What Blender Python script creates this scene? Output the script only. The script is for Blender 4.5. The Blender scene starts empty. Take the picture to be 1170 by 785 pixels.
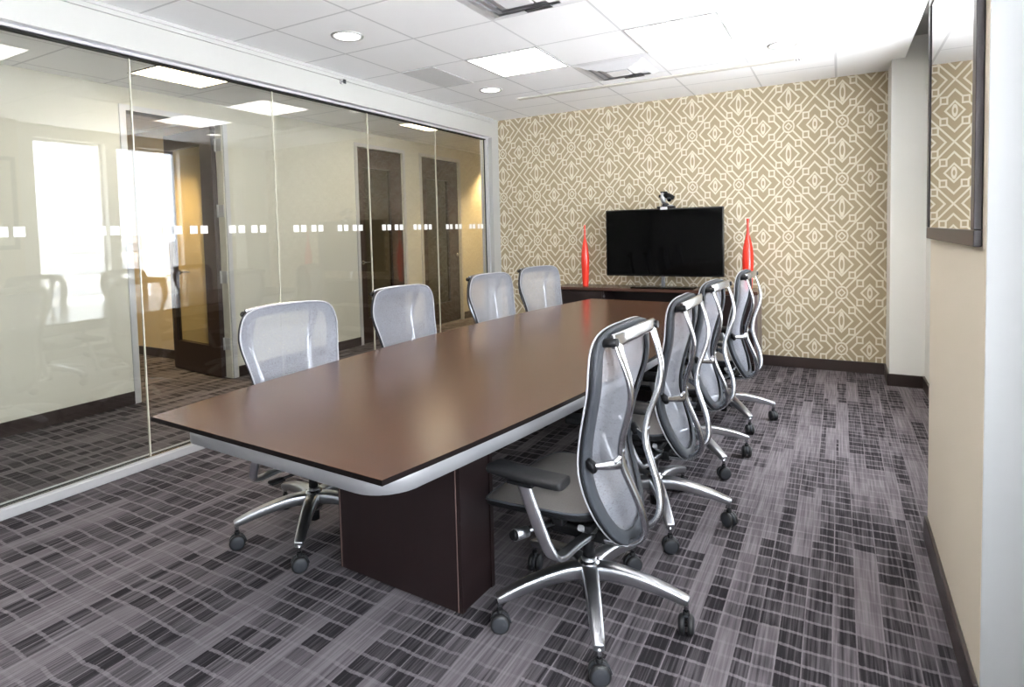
import bpy, bmesh, math, random
from mathutils import Vector, Matrix
random.seed(7)
SC = bpy.context.scene
COL = SC.collection
PI = math.pi
H = 2.638            # ceiling height
T = 0.6096           # ceiling tile
YB = 6.18            # wallpapered wall
XG = -3.59           # glass line
XR = 0.60            # window wall

# ------------------------------------------------------------------ materials
class S:
    """socket wrapper so that node maths reads like maths"""
    def __init__(s, nt, k): s.nt, s.k = nt, k
    def _op(s, op, *a):
        n = s.nt.nodes.new('ShaderNodeMath'); n.operation = op
        for i, v in enumerate((s,) + a):
            if isinstance(v, S): s.nt.links.new(v.k, n.inputs[i])
            else: n.inputs[i].default_value = v
        return S(s.nt, n.outputs[0])
    def __add__(s, o): return s._op('ADD', o)
    def __radd__(s, o): return s._op('ADD', o)
    def __sub__(s, o): return s._op('SUBTRACT', o)
    def __mul__(s, o): return s._op('MULTIPLY', o)
    def __rmul__(s, o): return s._op('MULTIPLY', o)
    def __truediv__(s, o): return s._op('DIVIDE', o)
    def abs(s): return s._op('ABSOLUTE')
    def lt(s, o): return s._op('LESS_THAN', o)
    def gt(s, o): return s._op('GREATER_THAN', o)
    def max(s, o): return s._op('MAXIMUM', o)
    def min(s, o): return s._op('MINIMUM', o)
    def pow(s, o): return s._op('POWER', o)
    def sqrt(s): return s._op('SQRT')
    def fract(s): return s._op('FRACT')
    def floor(s): return s._op('FLOOR')
    def inv(s): return (s * -1.0) + 1.0

def newmat(name):
    m = bpy.data.materials.new(name); m.use_nodes = True
    nt = m.node_tree
    for n in list(nt.nodes):
        if n.type != 'OUTPUT_MATERIAL': nt.nodes.remove(n)
    out = nt.nodes[0]
    return m, nt, out

def setin(nt, node, name, v):
    i = node.inputs[name]
    if isinstance(v, S): nt.links.new(v.k, i)
    elif isinstance(v, bpy.types.NodeSocket): nt.links.new(v, i)
    else: i.default_value = v

def lin(r, g, b):
    f = lambda c: (c/255/12.92) if c/255 <= .04045 else ((c/255+.055)/1.055)**2.4
    return (f(r), f(g), f(b), 1)

def noise(nt, vec, scale, detail=2, rough=.5, dims='3D'):
    n = nt.nodes.new('ShaderNodeTexNoise'); n.noise_dimensions = dims
    n.inputs['Scale'].default_value = scale; n.inputs['Detail'].default_value = detail
    n.inputs['Roughness'].default_value = rough
    if vec is not None: nt.links.new(vec, n.inputs['Vector'])
    return S(nt, n.outputs['Fac'])

def mixc(nt, f, a, b):
    n = nt.nodes.new('ShaderNodeMix'); n.data_type = 'RGBA'
    for idx, v in ((0, f), (6, a), (7, b)):
        if isinstance(v, S): nt.links.new(v.k, n.inputs[idx])
        elif isinstance(v, bpy.types.NodeSocket): nt.links.new(v, n.inputs[idx])
        else: n.inputs[idx].default_value = v
    return n.outputs[2]

def coords(nt, kind='Object'):
    tc = nt.nodes.new('ShaderNodeTexCoord')
    sp = nt.nodes.new('ShaderNodeSeparateXYZ'); nt.links.new(tc.outputs[kind], sp.inputs[0])
    return tc.outputs[kind], S(nt, sp.outputs[0]), S(nt, sp.outputs[1]), S(nt, sp.outputs[2])

def comb(nt, x, y, z):
    n = nt.nodes.new('ShaderNodeCombineXYZ')
    for i, v in enumerate((x, y, z)):
        if isinstance(v, S): nt.links.new(v.k, n.inputs[i])
        else: n.inputs[i].default_value = v
    return n.outputs[0]

def bsdf(nt, out, col, rough=.5, metal=0., spec=.5, bump=None, bstr=.3, bdist=.002, coat=0., sheen=0.):
    b = nt.nodes.new('ShaderNodeBsdfPrincipled')
    setin(nt, b, 'Base Color', col); setin(nt, b, 'Roughness', rough); setin(nt, b, 'Metallic', metal)
    b.inputs['Specular IOR Level'].default_value = spec
    b.inputs['Coat Weight'].default_value = coat
    b.inputs['Sheen Weight'].default_value = sheen
    if bump is not None:
        bn = nt.nodes.new('ShaderNodeBump'); bn.inputs['Strength'].default_value = bstr
        bn.inputs['Distance'].default_value = bdist
        nt.links.new(bump.k, bn.inputs['Height']); nt.links.new(bn.outputs[0], b.inputs['Normal'])
    nt.links.new(b.outputs[0], out.inputs[0])
    return b

def plain(name, rgb, rough=.5, metal=0., spec=.5, var=.04, nscale=30, coat=0., bstr=0.):
    m, nt, out = newmat(name)
    vec, x, y, z = coords(nt)
    n = noise(nt, vec, nscale, 3)
    a = tuple(c*(1-var) for c in rgb[:3]) + (1,); b = tuple(min(1, c*(1+var)) for c in rgb[:3]) + (1,)
    bsdf(nt, out, mixc(nt, n, a, b), rough, metal, spec, n if bstr else None, bstr, .001, coat)
    return m

def m_wood(name, dark, light, axis='x', rough=.3, spec=.5, scale=1., coat=0.):
    m, nt, out = newmat(name)
    vec, x, y, z = coords(nt)
    k = {'x': (3, 60, 60), 'y': (60, 3, 60), 'z': (60, 60, 3)}[axis]
    v = comb(nt, x*k[0]*scale, y*k[1]*scale, z*k[2]*scale)
    n1 = noise(nt, v, 1.0, 4, .6)
    v2 = comb(nt, x*k[0]*.2*scale, y*k[1]*.15*scale, z*k[2]*.15*scale)
    n2 = noise(nt, v2, 1.0, 3)
    f = (n1*.6 + n2*.4)
    bsdf(nt, out, mixc(nt, f, dark, light), rough, 0, spec, n1, .04, .0005, coat)
    return m

def m_emit(name, rgb, strength):
    m, nt, out = newmat(name)
    e = nt.nodes.new('ShaderNodeEmission'); e.inputs[0].default_value = (*rgb[:3], 1); e.inputs[1].default_value = strength
    nt.links.new(e.outputs[0], out.inputs[0]); return m

def m_glass(name, tint=(.97, .985, .97), boost=1.0, rough=0.0, f0=.045):
    """clear sheet: Fresnel-weighted mirror over a clear body, right from either side"""
    m, nt, out = newmat(name)
    g = nt.nodes.new('ShaderNodeNewGeometry')
    d = nt.nodes.new('ShaderNodeVectorMath'); d.operation = 'DOT_PRODUCT'
    nt.links.new(g.outputs['Normal'], d.inputs[0]); nt.links.new(g.outputs['Incoming'], d.inputs[1])
    c = S(nt, d.outputs['Value']).abs()
    fr = (c.inv().pow(5.0)*(1-f0) + f0)*boost
    t = nt.nodes.new('ShaderNodeBsdfTransparent'); t.inputs[0].default_value = (*tint, 1)
    gl = nt.nodes.new('ShaderNodeBsdfGlossy'); gl.inputs['Roughness'].default_value = rough
    mx = nt.nodes.new('ShaderNodeMixShader')
    nt.links.new(fr.min(1.0).k, mx.inputs[0]); nt.links.new(t.outputs[0], mx.inputs[1]); nt.links.new(gl.outputs[0], mx.inputs[2])
    nt.links.new(mx.outputs[0], out.inputs[0]); return m

def m_mesh(name, rgb, open_, rough=.6, weave=900):
    """open-weave fabric: part of it is holes"""
    m, nt, out = newmat(name)
    vec, x, y, z = coords(nt)
    n = noise(nt, comb(nt, x*weave*.25, y*weave*.25, z*weave), 1.0, 2)
    b = nt.nodes.new('ShaderNodeBsdfPrincipled')
    a = tuple(c*.82 for c in rgb[:3])+(1,); c2 = tuple(min(1, c*1.12) for c in rgb[:3])+(1,)
    nt.links.new(mixc(nt, n, a, c2), b.inputs['Base Color'])
    b.inputs['Roughness'].default_value = rough
    tl = nt.nodes.new('ShaderNodeBsdfTranslucent'); tl.inputs[0].default_value = (*rgb[:3], 1)
    m1 = nt.nodes.new('ShaderNodeMixShader'); m1.inputs[0].default_value = .25
    nt.links.new(b.outputs[0], m1.inputs[1]); nt.links.new(tl.outputs[0], m1.inputs[2])
    t = nt.nodes.new('ShaderNodeBsdfTransparent')
    mx = nt.nodes.new('ShaderNodeMixShader')
    nt.links.new(((n-.5)*.5 + open_).k, mx.inputs[0])
    nt.links.new(m1.outputs[0], mx.inputs[1]); nt.links.new(t.outputs[0], mx.inputs[2])
    nt.links.new(mx.outputs[0], out.inputs[0]); return m

def m_wallpaper():
    m, nt, out = newmat('geometric_wallpaper')
    vec, x, y, z = coords(nt)
    PU, PV = .433, .510
    u = (x - .02)/PU; v = (z - 1.735)/PV
    # distance to nearest lattice line / half line, in periods
    u1 = ((u+.5).fract() - .5).abs(); v1 = ((v+.5).fract() - .5).abs()
    u2 = (u.fract() - .5).abs();      v2 = (v.fract() - .5).abs()
    W = .0165
    def band(d, w=W): return d.abs().lt(w)
    def ell(a, b, ra, rb): return (((a/ra).pow(2.0) + (b/rb).pow(2.0)).sqrt() - 1.0)*min(ra, rb)
    def motif(a, b, R, sq, hs, ri, ov):
        da = (a - sq).abs().max((b - sq).abs())
        outside = da.gt(hs)
        dia = band(a + b - R, W*1.35)*outside*b.lt(9)
        sqr = band(da - hs, W*.9)
        inner = band(a + b - ri, W*1.3)
        oval = band(ell(a, b, *ov), W*.8)
        arm = band(a - (sq - hs*.2), W*.9)*b.lt(sq-hs)*(a+b).gt(ri)*0.0
        return dia.max(sqr).max(inner).max(oval).max(arm)
    A = motif(u2, v1, .335, .17, .052, .15, (.034, .075))
    B = motif(u1, v2, .365, .19, .052, .20, (.040, .125))
    r0 = (u1*u1 + v1*v1).sqrt()
    circ = band(r0 - .105, W*.9).max(band(u1 + v1 - .062, W))
    diag = band(u1 - v1, W*1.3)*r0.gt(.105)
    # second rails beside the diagonals, running from the crossing outwards
    cross = band((u2 - v2).abs() - .0, W*1.3)*(u2+v2).lt(.5)
    # nested chevrons around each crossing point
    chev = band((v2 - u2) - .115, W*1.2)*(u2).lt(.17)*1.0
    chev2 = band((u2 - v2) - .0, W)*0.0
    ch3 = band((v1 - u1) - .13, W*1.2)*u1.lt(.17)*v1.lt(.30)*0.0
    line = A.max(B).max(circ).max(diag).max(cross).max(chev*0.0)
    n = noise(nt, vec, 400, 2)
    base = mixc(nt, n, lin(158, 143, 116), lin(171, 156, 129))
    lc = mixc(nt, n, lin(212, 204, 184), lin(224, 217, 199))
    bsdf(nt, out, mixc(nt, line, base, lc), .75, 0, .25, line, .15, .001)
    return m

def m_ceiling():
    m, nt, out = newmat('ceiling_tiles')
    vec, x, y, z = coords(nt)
    fx = (((x + 2.468)/T + .5).fract() - .5).abs()*T
    fy = (((y - 3.251)/T + .5).fract() - .5).abs()*T
    inside = x.lt(-.04)
    g = (fx.lt(.0075).max(fy.lt(.0075)))*inside
    joint = (x + .03).abs().lt(.009)
    line = g.max(joint)
    sp = noise(nt, vec, 260, 3, .7)
    lane = mixc(nt, sp, (.89, .89, .895, 1), (.93, .93, .935, 1))
    bsdf(nt, out, mixc(nt, line, lane, (.66, .66, .67, 1)), .85, 0, .2, sp + line*2.0, .12, .001)
    return m

def m_carpet():
    m, nt, out = newmat('plaid_carpet')
    vec, x, y, z = coords(nt)
    def vor(sock, scale, feat, rnd=.8):
        n = nt.nodes.new('ShaderNodeTexVoronoi'); n.voronoi_dimensions = '1D'; n.feature = feat
        n.inputs['Scale'].default_value = scale; n.inputs['Randomness'].default_value = rnd
        nt.links.new(sock.k, n.inputs['W']); return n
    def white(vc):
        wn = nt.nodes.new('ShaderNodeTexWhiteNoise'); wn.noise_dimensions = '3D'
        nt.links.new(vc, wn.inputs['Vector']); return S(nt, wn.outputs['Value'])
    wob = (noise(nt, comb(nt, x*7.0, y*2.0, 0), 1.0, 2) - .5)*.03
    SX, SY = 14.5, 13.5
    xj = x + (noise(nt, comb(nt, x*2, y*2, 3.0), 1.0, 1)-.5)*.006
    xe = S(nt, vor(xj, SX, 'DISTANCE_TO_EDGE').outputs['Distance'])
    xc = S(nt, vor(xj, SX, 'F1').outputs['W'])
    yw = y + wob
    ye = S(nt, vor(yw, SY, 'DISTANCE_TO_EDGE', .45).outputs['Distance'])
    yc = S(nt, vor(yw, SY, 'F1', .45).outputs['W'])
    cell = white(comb(nt, xc, yc, 0))
    colr = white(comb(nt, xc, 7.7, 0))
    plank = white(comb(nt, xc, ((yc*1.7) + (colr*9.0)).floor(), 2.0))
    pl2 = noise(nt, comb(nt, xc*40.0, y*2.2, 5.0), 1.0, 2)
    dk = (((plank*.55 + pl2*.9) - .50)*3.2).max(.0).min(1.0)*.80 + .16
    edge = noise(nt, comb(nt, x*90, y*60, 0), 1.0, 2)
    sep = ((xe*-34.0) + 1.45 + (edge-.5)*1.2).max(0.0).min(1.0)
    crs = ((ye*-26.0) + 2.7 + (edge-.5)*3.4).max(0.0).min(1.0)
    thread = noise(nt, comb(nt, x*125, y*3.5, 0), 1.0, 1, .6)
    thr2 = noise(nt, comb(nt, x*48, y*2.0, 4.0), 1.0, 1, .6)
    fuzz = noise(nt, vec, 480, 2, .8)
    dark = dk*sep.inv()*(crs*.85).inv()*(cell*.45 + .62).min(1.0)
    streak = (thread-.5)*2.3 + (thr2-.5)*1.1
    lum = dark.inv()*.86 + streak*.55 + (fuzz-.5)*.55
    lum = lum.max(0.0).min(1.0)
    c = mixc(nt, lum, CARPET_D, CARPET_L)
    bsdf(nt, out, c, .95, 0, .08, lum + fuzz, .45, .003)
    return m

CARPET_D, CARPET_L = lin(42, 39, 42), lin(120, 114, 118)
M = {}
M['carpet'] = m_carpet()
M['ceiling'] = m_ceiling()
M['paper'] = m_wallpaper()
M['white'] = plain('white_paint', (.42, .425, .41, 1), .55, var=.015)
M['greywhite'] = plain('painted_gap_shade', (.42, .42, .42, 1), .6, var=.02)
M['wallR'] = plain('pale_grey_wall_paint', (.74, .735, .70, 1), .7, var=.02, nscale=3)
M['pier'] = plain('cream_wall_paint', (.70, .62, .50, 1), .7, var=.02, nscale=3)
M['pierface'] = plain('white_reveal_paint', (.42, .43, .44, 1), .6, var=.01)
M['corr'] = plain('corridor_cream_paint', (.62, .60, .52, 1), .75, var=.02, nscale=3)
M['office'] = plain('office_warm_lit_paint', (.72, .60, .38, 1), .8, var=.06, nscale=6)  # cream wall, its yellow lighting put into the ochre colour
M['base'] = plain('dark_baseboard', lin(52, 42, 40), .35, var=.08)
M['alu_frame'] = plain('satin_aluminium', (.58, .58, .60, 1), .4, .35)
M['frame_white'] = plain('white_metal_track', (.46, .46, .47, 1), .4, .1)
M['gasket'] = plain('black_gasket', (.012, .012, .012, 1), .6, spec=.2)
M['glass'] = m_glass('partition_glass', (.985, .99, .975), 1.6)
M['winglass'] = m_glass('window_glass', (.96, .97, .98), 1.0)
M['glass_edge'] = plain('polished_glass_edge', (.62, .60, .50, 1), .25, var=.05)
M['frost'] = plain('frosted_film', (.80, .81, .80, 1), .6)
M['chrome'] = plain('polished_aluminium', (.50, .51, .54, 1), .24, 1.0, var=.02)
M['satin'] = plain('cast_aluminium', (.50, .51, .54, 1), .34, 1.0, var=.03)
M['legmetal'] = plain('buffed_aluminium', (.50, .51, .54, 1), .30, 1.0, var=.03)
M['black'] = plain('black_plastic', (.006, .006, .007, 1), .5, spec=.22)
M['armpad'] = plain('black_armpad', (.010, .010, .011, 1), .48, spec=.3, var=.1)
M['rim'] = plain('grey_plastic_rim', (.042, .046, .054, 1), .55, spec=.3)
M['piping'] = plain('light_grey_piping', (.34, .34, .36, 1), .5)
M['backmesh'] = m_mesh('back_mesh', (.54, .555, .63), .58)
M['seatmesh'] = m_mesh('seat_mesh', (.20, .185, .175), .05, .5)
M['caster'] = plain('caster_grey', (.035, .037, .043, 1), .5, spec=.3)
M['tire'] = plain('caster_black', (.01, .01, .011, 1), .5)
M['top'] = m_wood('walnut_top', lin(66, 44, 33), lin(78, 54, 41), 'y', .21, .5)
M['topedge'] = plain('black_top_edge', (.006, .004, .004, 1), .4, spec=.15)
M['apron'] = plain('brushed_apron', (.50, .51, .53, 1), .42, .6)
M['espresso'] = m_wood('espresso_veneer', lin(22, 14, 15), lin(35, 22, 22), 'z', .36, .5)
M['seam'] = plain('edge_seam', lin(120, 98, 92), .5)
M['espresso_top'] = m_wood('espresso_top', lin(58, 38, 32), lin(82, 56, 46), 'x', .25, .5)
M['side'] = m_wood('daylight_grey_side', lin(96, 84, 84), lin(118, 106, 106), 'z', .3, .6)  # dark wood end panel, reflected daylight put into its grey tone
M['screen'] = plain('tv_screen', (.001, .001, .001, 1), .06, spec=.1, var=0)
M['bezel'] = plain('tv_bezel', (.008, .008, .008, 1), .2)
M['red'] = plain('red_glaze', (.78, .035, .018, 1), .16, coat=.5, var=.03)
M['doorwood'] = m_wood('dark_door_wood', lin(38, 27, 26), lin(58, 42, 38), 'z', .35)
M['doorglass'] = m_glass('door_glass', (.42, .44, .44), 1.8)
M['doorglass_clear'] = m_glass('open_door_glass', (.85, .84, .78), 1.0)
M['picframe'] = plain('dark_brown_frame', lin(46, 40, 44), .35, var=.1)
M['mat'] = plain('cream_mat', (.78, .70, .57, 1), .7)
M['art'] = plain('pale_print', (.74, .69, .62, 1), .8, var=.12, nscale=5)
M['picglass'] = m_glass('picture_glass', (.99, .99, .99), 2.6)
M['panel'] = m_emit('light_panel', (1.0, .97, .92), 3.6)
M['panelw'] = m_emit('warm_light_panel', (1.0, .86, .62), 3.0)
M['can'] = m_emit('downlight_lens', (1.0, .96, .90), 4.0)
M['vent'] = plain('white_vent_metal', (.74, .74, .76, 1), .45)
M['ventgrey'] = plain('vent_inner_grey', (.40, .40, .42, 1), .5)
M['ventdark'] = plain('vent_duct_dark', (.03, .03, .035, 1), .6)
M['ret'] = plain('grey_return_grille', (.62, .62, .62, 1), .7, bstr=.2)
M['rail'] = plain('beige_slot_metal', (.60, .585, .54, 1), .5)
M['band'] = plain('facade_windows', (.17, .18, .205, 1), .5)
M['concrete'] = plain('pale_facade', (.33, .325, .32, 1), .8)
M['snow'] = plain('snowy_ground', (.70, .70, .72, 1), .9, var=.12, nscale=.05)

# ------------------------------------------------------------------ mesh tools
class MB:
    """collects shapes into one mesh, with a material per face"""
    def __init__(s): s.bm = bmesh.new(); s.mats = []
    def mi(s, m):
        if m is None: return 0
        if m not in s.mats: s.mats.append(m)
        return s.mats.index(m)
    def _fin(s, verts, faces, m, sm=False):
        i = s.mi(m)
        for f in faces: f.material_index = i; f.smooth = sm
    def box(s, x0, x1, y0, y1, z0, z1, m=None, bev=0, seg=2, M4=None):
        b = bmesh.new(); bmesh.ops.create_cube(b, size=1)
        for v in b.verts:
            v.co = Vector(((x0+x1)/2 + v.co.x*(x1-x0), (y0+y1)/2 + v.co.y*(y1-y0), (z0+z1)/2 + v.co.z*(z1-z0)))
        if bev: bmesh.ops.bevel(b, geom=list(b.edges), offset=bev, segments=seg, affect='EDGES', profile=.6)
        return s.merge(b, m, bev > 0 and seg > 1, M4)
    def merge(s, b, m=None, sm=False, M4=None):
        i = s.mi(m); vm = {}
        for v in b.verts:
            vm[v] = s.bm.verts.new(M4 @ v.co if M4 else v.co)
        for f in b.faces:
            try:
                g = s.bm.faces.new([vm[v] for v in f.verts]); g.material_index = i; g.smooth = sm
            except ValueError: pass
        b.free(); return s
    def cyl(s, p0, p1, r0, r1=None, n=20, m=None, cap=True, sm=True):
        r1 = r0 if r1 is None else r1
        p0, p1 = Vector(p0), Vector(p1); d = (p1-p0).normalized()
        a = d.orthogonal().normalized(); c = d.cross(a)
        i = s.mi(m)
        A = [s.bm.verts.new(p0 + (a*math.cos(2*PI*k/n) + c*math.sin(2*PI*k/n))*r0) for k in range(n)]
        B = [s.bm.verts.new(p1 + (a*math.cos(2*PI*k/n) + c*math.sin(2*PI*k/n))*r1) for k in range(n)]
        for k in range(n):
            f = s.bm.faces.new((A[k], A[(k+1) % n], B[(k+1) % n], B[k])); f.material_index = i; f.smooth = sm
        if cap:
            for q in (A[::-1], B):
                f = s.bm.faces.new(q); f.material_index = i
        return s
    def lathe(s, prof, n=24, m=None, org=(0, 0, 0), axis='z', cap=True):
        i = s.mi(m); rings = []
        o = Vector(org)
        for r, h in prof:
            ring = []
            for k in range(n):
                a = 2*PI*k/n; p = (r*math.cos(a), r*math.sin(a), h)
                if axis == 'x': p = (h, r*math.cos(a), r*math.sin(a))
                if axis == 'y': p = (r*math.sin(a), h, r*math.cos(a))
                ring.append(s.bm.verts.new(o + Vector(p)))
            rings.append(ring)
        for A, B in zip(rings, rings[1:]):
            for k in range(n):
                f = s.bm.faces.new((A[k], A[(k+1) % n], B[(k+1) % n], B[k])); f.material_index = i; f.smooth = True
        if cap:
            for q in (rings[0][::-1], rings[-1]):
                try: f = s.bm.faces.new(q); f.material_index = i
                except ValueError: pass
        return s
    def sweep(s, pts, sizes, side=(1, 0, 0), n=12, m=None, closed=False, sq=.6, cap=True):
        """rounded-rectangle section (width along 'side', depth across) along a path"""
        P = [Vector(p) for p in pts]; i = s.mi(m); N = len(P); rings = []
        sides = side if isinstance(side, list) else [side]*N
        for k in range(N):
            if closed: t = (P[(k+1) % N] - P[k-1]).normalized()
            else: t = (P[min(k+1, N-1)] - P[max(k-1, 0)]).normalized()
            a = Vector(sides[k]); a = (a - t*a.dot(t)).normalized(); c = t.cross(a).normalized()
            wv, dv = sizes[k] if isinstance(sizes, list) else sizes
            ring = []
            for j in range(n):
                th = 2*PI*(j+.5)/n
                cx, cy = math.cos(th), math.sin(th)
                ex = math.copysign(abs(cx)**sq, cx); ey = math.copysign(abs(cy)**sq, cy)
                ring.append(s.bm.verts.new(P[k] + a*ex*wv/2 + c*ey*dv/2))
            rings.append(ring)
        pairs = list(zip(rings, rings[1:])) + ([(rings[-1], rings[0])] if closed else [])
        for A, B in pairs:
            for j in range(n):
                f = s.bm.faces.new((A[j], A[(j+1) % n], B[(j+1) % n], B[j])); f.material_index = i; f.smooth = True
        if cap and not closed:
            for q in (rings[0][::-1], rings[-1]):
                f = s.bm.faces.new(q); f.material_index = i
        return s
    def prism(s, outline, z0, z1, m=None, mside=None, bev=0):
        i = s.mi(m); j = s.mi(mside) if mside else i
        A = [s.bm.verts.new((x, y, z0)) for x, y in outline]; B = [s.bm.verts.new((x, y, z1)) for x, y in outline]
        n = len(A)
        for k in range(n):
            f = s.bm.faces.new((A[k], A[(k+1) % n], B[(k+1) % n], B[k])); f.material_index = j
        f = s.bm.faces.new(A[::-1]); f.material_index = i
        f = s.bm.faces.new(B); f.material_index = i
        return s
    def quad(s, *p, m=None):
        i = s.mi(m); f = s.bm.faces.new([s.bm.verts.new(q) for q in p]); f.material_index = i; return s
    def grid(s, fn, nu, nv, m=None, thick=0, sm=True, wrap=False):
        """fn(u,v)->Vector ; wrap closes u"""
        i = s.mi(m)
        V = [[s.bm.verts.new(fn(a/nu, b/nv)) for b in range(nv+1)] for a in range(nu if wrap else nu+1)]
        L = len(V)
        for a in range(nu):
            for b in range(nv):
                try:
                    f = s.bm.faces.new((V[a][b], V[(a+1) % L][b], V[(a+1) % L][b+1], V[a][b+1])); f.material_index = i; f.smooth = sm
                except ValueError: pass
        return s
    def mesh(s, name):
        bmesh.ops.recalc_face_normals(s.bm, faces=list(s.bm.faces))
        me = bpy.data.meshes.new(name); s.bm.to_mesh(me); s.bm.free()
        for m in s.mats: me.materials.append(m)
        return me

def part(name, mb, parent=None, loc=(0, 0, 0), rz=0, label=None):
    me = mb.mesh(name) if isinstance(mb, MB) else mb
    o = bpy.data.objects.new(name, me); COL.objects.link(o)
    o.location = loc; o.rotation_euler = (0, 0, rz)
    if parent: o.parent = parent
    if label: o['label'] = label
    return o

def thing(name, label, cat, loc=(0, 0, 0), rz=0, group=None):
    o = bpy.data.objects.new(name, None); COL.objects.link(o); o.empty_display_size = .1
    o.location = loc; o.rotation_euler = (0, 0, rz)
    o['label'] = label; o['category'] = cat
    if group: o['group'] = group
    return o

def tag(o, label, cat, group=None):
    o['label'] = label; o['category'] = cat
    if group: o['group'] = group
    return o

def struct(name, mb, label=None):
    o = part(name, mb); o['kind'] = 'structure'
    if label: o['label'] = label
    return o

def copy_tree(o, parent=None, table=None):
    c = o.copy(); COL.objects.link(c); c.parent = parent
    for ch in kids[o.name]: copy_tree(ch, c)
    return c
kids = {}
def index_kids():
    kids.clear()
    for o in bpy.data.objects: kids.setdefault(o.name, [])
    for o in bpy.data.objects:
        if o.parent: kids[o.parent.name].append(o)

def catmull(pts, n=6, closed=False):
    P = [Vector(p) for p in pts]; out = []; N = len(P)
    for k in range(N if closed else N-1):
        p0 = P[k-1] if (closed or k > 0) else P[0]*2-P[1]
        p1, p2 = P[k], P[(k+1) % N]
        p3 = P[(k+2) % N] if (closed or k+2 < N) else P[-1]*2-P[-2]
        for j in range(n):
            t = j/n
            out.append(.5*((2*p1)+(p2-p0)*t+(2*p0-5*p1+4*p2-p3)*t*t+(3*p1-p0-3*p2+p3)*t**3))
    if not closed: out.append(P[-1])
    return out

def interp(tab, z):
    """tab sorted by descending z: [(z, v)]"""
    if z >= tab[0][0]: return tab[0][1]
    for (a, va), (b, vb) in zip(tab, tab[1:]):
        if z >= b:
            t = (a-z)/(a-b); return va+(vb-va)*t
    return tab[-1][1]

# ------------------------------------------------------------------ room shell
Y0 = -1.7                      # wall behind the camera
XC = -5.05                     # far side of the corridor
HC = 2.585                     # corridor ceiling
mb = MB(); mb.quad((-8.6, Y0, 0), (XR+.15, Y0, 0), (XR+.15, 10.2, 0), (-8.6, 10.2, 0), m=M['carpet'])
struct('floor', mb)
mb = MB(); mb.box(-3.5, .45, Y0, YB, H, H+.02, M['ceiling']); struct('ceiling', mb)
# blind pocket at the window side of the ceiling
mb = MB(); mb.box(.45, XR+.2, Y0, YB, H+.16, H+.18, M['white']); mb.box(.438, .45, Y0, YB, H+.02, H+.18, M['white'])
struct('trim_1', mb)
# corridor and office ceilings
mb = MB(); mb.box(XC, -3.66, Y0, 10.2, HC, HC+.02, M['ceiling']); struct('ceiling_corridor', mb)
mb = MB(); mb.box(-8.6, XC-.12, Y0, 4.2, 2.56, 2.58, M['ceiling']); struct('ceiling_office', mb)
# back wall with wallpaper
mb = MB(); mb.box(-3.5, XR+.2, YB, YB+.12, 0, H+.2, M['paper']); struct('wall_back', mb)
mb = MB(); mb.box(-3.5, .36, YB-.014, YB, 0, .1, M['base'], .003, 1); struct('baseboard_back', mb)
# white stub between glass and wallpaper, goes on as the corridor's near wall
mb = MB(); mb.box(-3.66, -3.5, 6.03, YB+.0, 0, H+.02, M['white']); mb.box(-3.66, -3.52, YB, 10.2, 0, H+.02, M['corr'])
struct('wall_left', mb)
# header over the glass: face, proud moulding, grey strip painted as the shade of a recess
mb = MB()
mb.box(-3.66, -3.5, Y0, 6.03, 2.425, H+.02, M['white'])
mb.box(-3.5, -3.488, Y0, 6.03, 2.59, 2.618, M['white'], .002, 1)
mb.box(-3.5, -3.484, Y0, 6.03, 2.618, H, M['greywhite'])
mb.box(-3.5, -3.494, Y0, 6.03, 2.425, 2.455, M['white'])
struct('trim_2', mb)
# head channel of the glass
mb = MB(); mb.box(-3.625, -3.545, Y0, 6.03, 2.408, 2.425, M['alu_frame']); mb.box(-3.60, -3.558, Y0, 6.03, 2.398, 2.408, M['gasket'])
mb.box(-3.66, -3.5, Y0, 6.03, 2.4245, 2.4255, M['alu_frame'])
mb.box(-3.63, -3.55, 5.985, 6.03, .05, 2.41, M['alu_frame']); mb.box(-3.60, -3.575, 5.975, 5.985, .05, 2.41, M['gasket'])
struct('trim_3', mb)
# floor track
mb = MB(); mb.box(-3.645, -3.54, Y0, 6.03, 0, .05, M['frame_white'], .003, 1)
mb.box(-3.632, -3.618, Y0, 6.03, .05, .056, M['frame_white']); mb.box(-3.566, -3.545, Y0, 6.03, .05, .056, M['frame_white'])
mb.box(-3.618, -3.566, Y0, 6.03, .05, .0515, M['gasket'])
struct('trim_4', mb)
# column in the far right corner
mb = MB(); mb.box(.36, XR+.2, 5.78, YB, 0, H+.16, M['wallR']); struct('wall_column', mb)
mb = MB(); mb.box(.35, XR, 5.766, 5.78, 0, .1, M['base'], .003, 1); mb.box(.346, .36, 5.766, YB, 0, .1, M['base'], .003, 1)
struct('baseboard_column', mb)
# pier carrying the picture
mb = MB(); mb.box(.33, XR+.2, 1.957, 3.03, 0, H+.16, M['pier']); 
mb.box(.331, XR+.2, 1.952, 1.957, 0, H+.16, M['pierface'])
struct('wall_pier', mb)
mb = MB(); mb.box(.316, .33, 1.957, 3.03, 0, .1, M['base'], .003, 1); mb.box(.33, XR, 3.03, 3.044, 0, .1, M['base'])
struct('baseboard_pier', mb)
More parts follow.
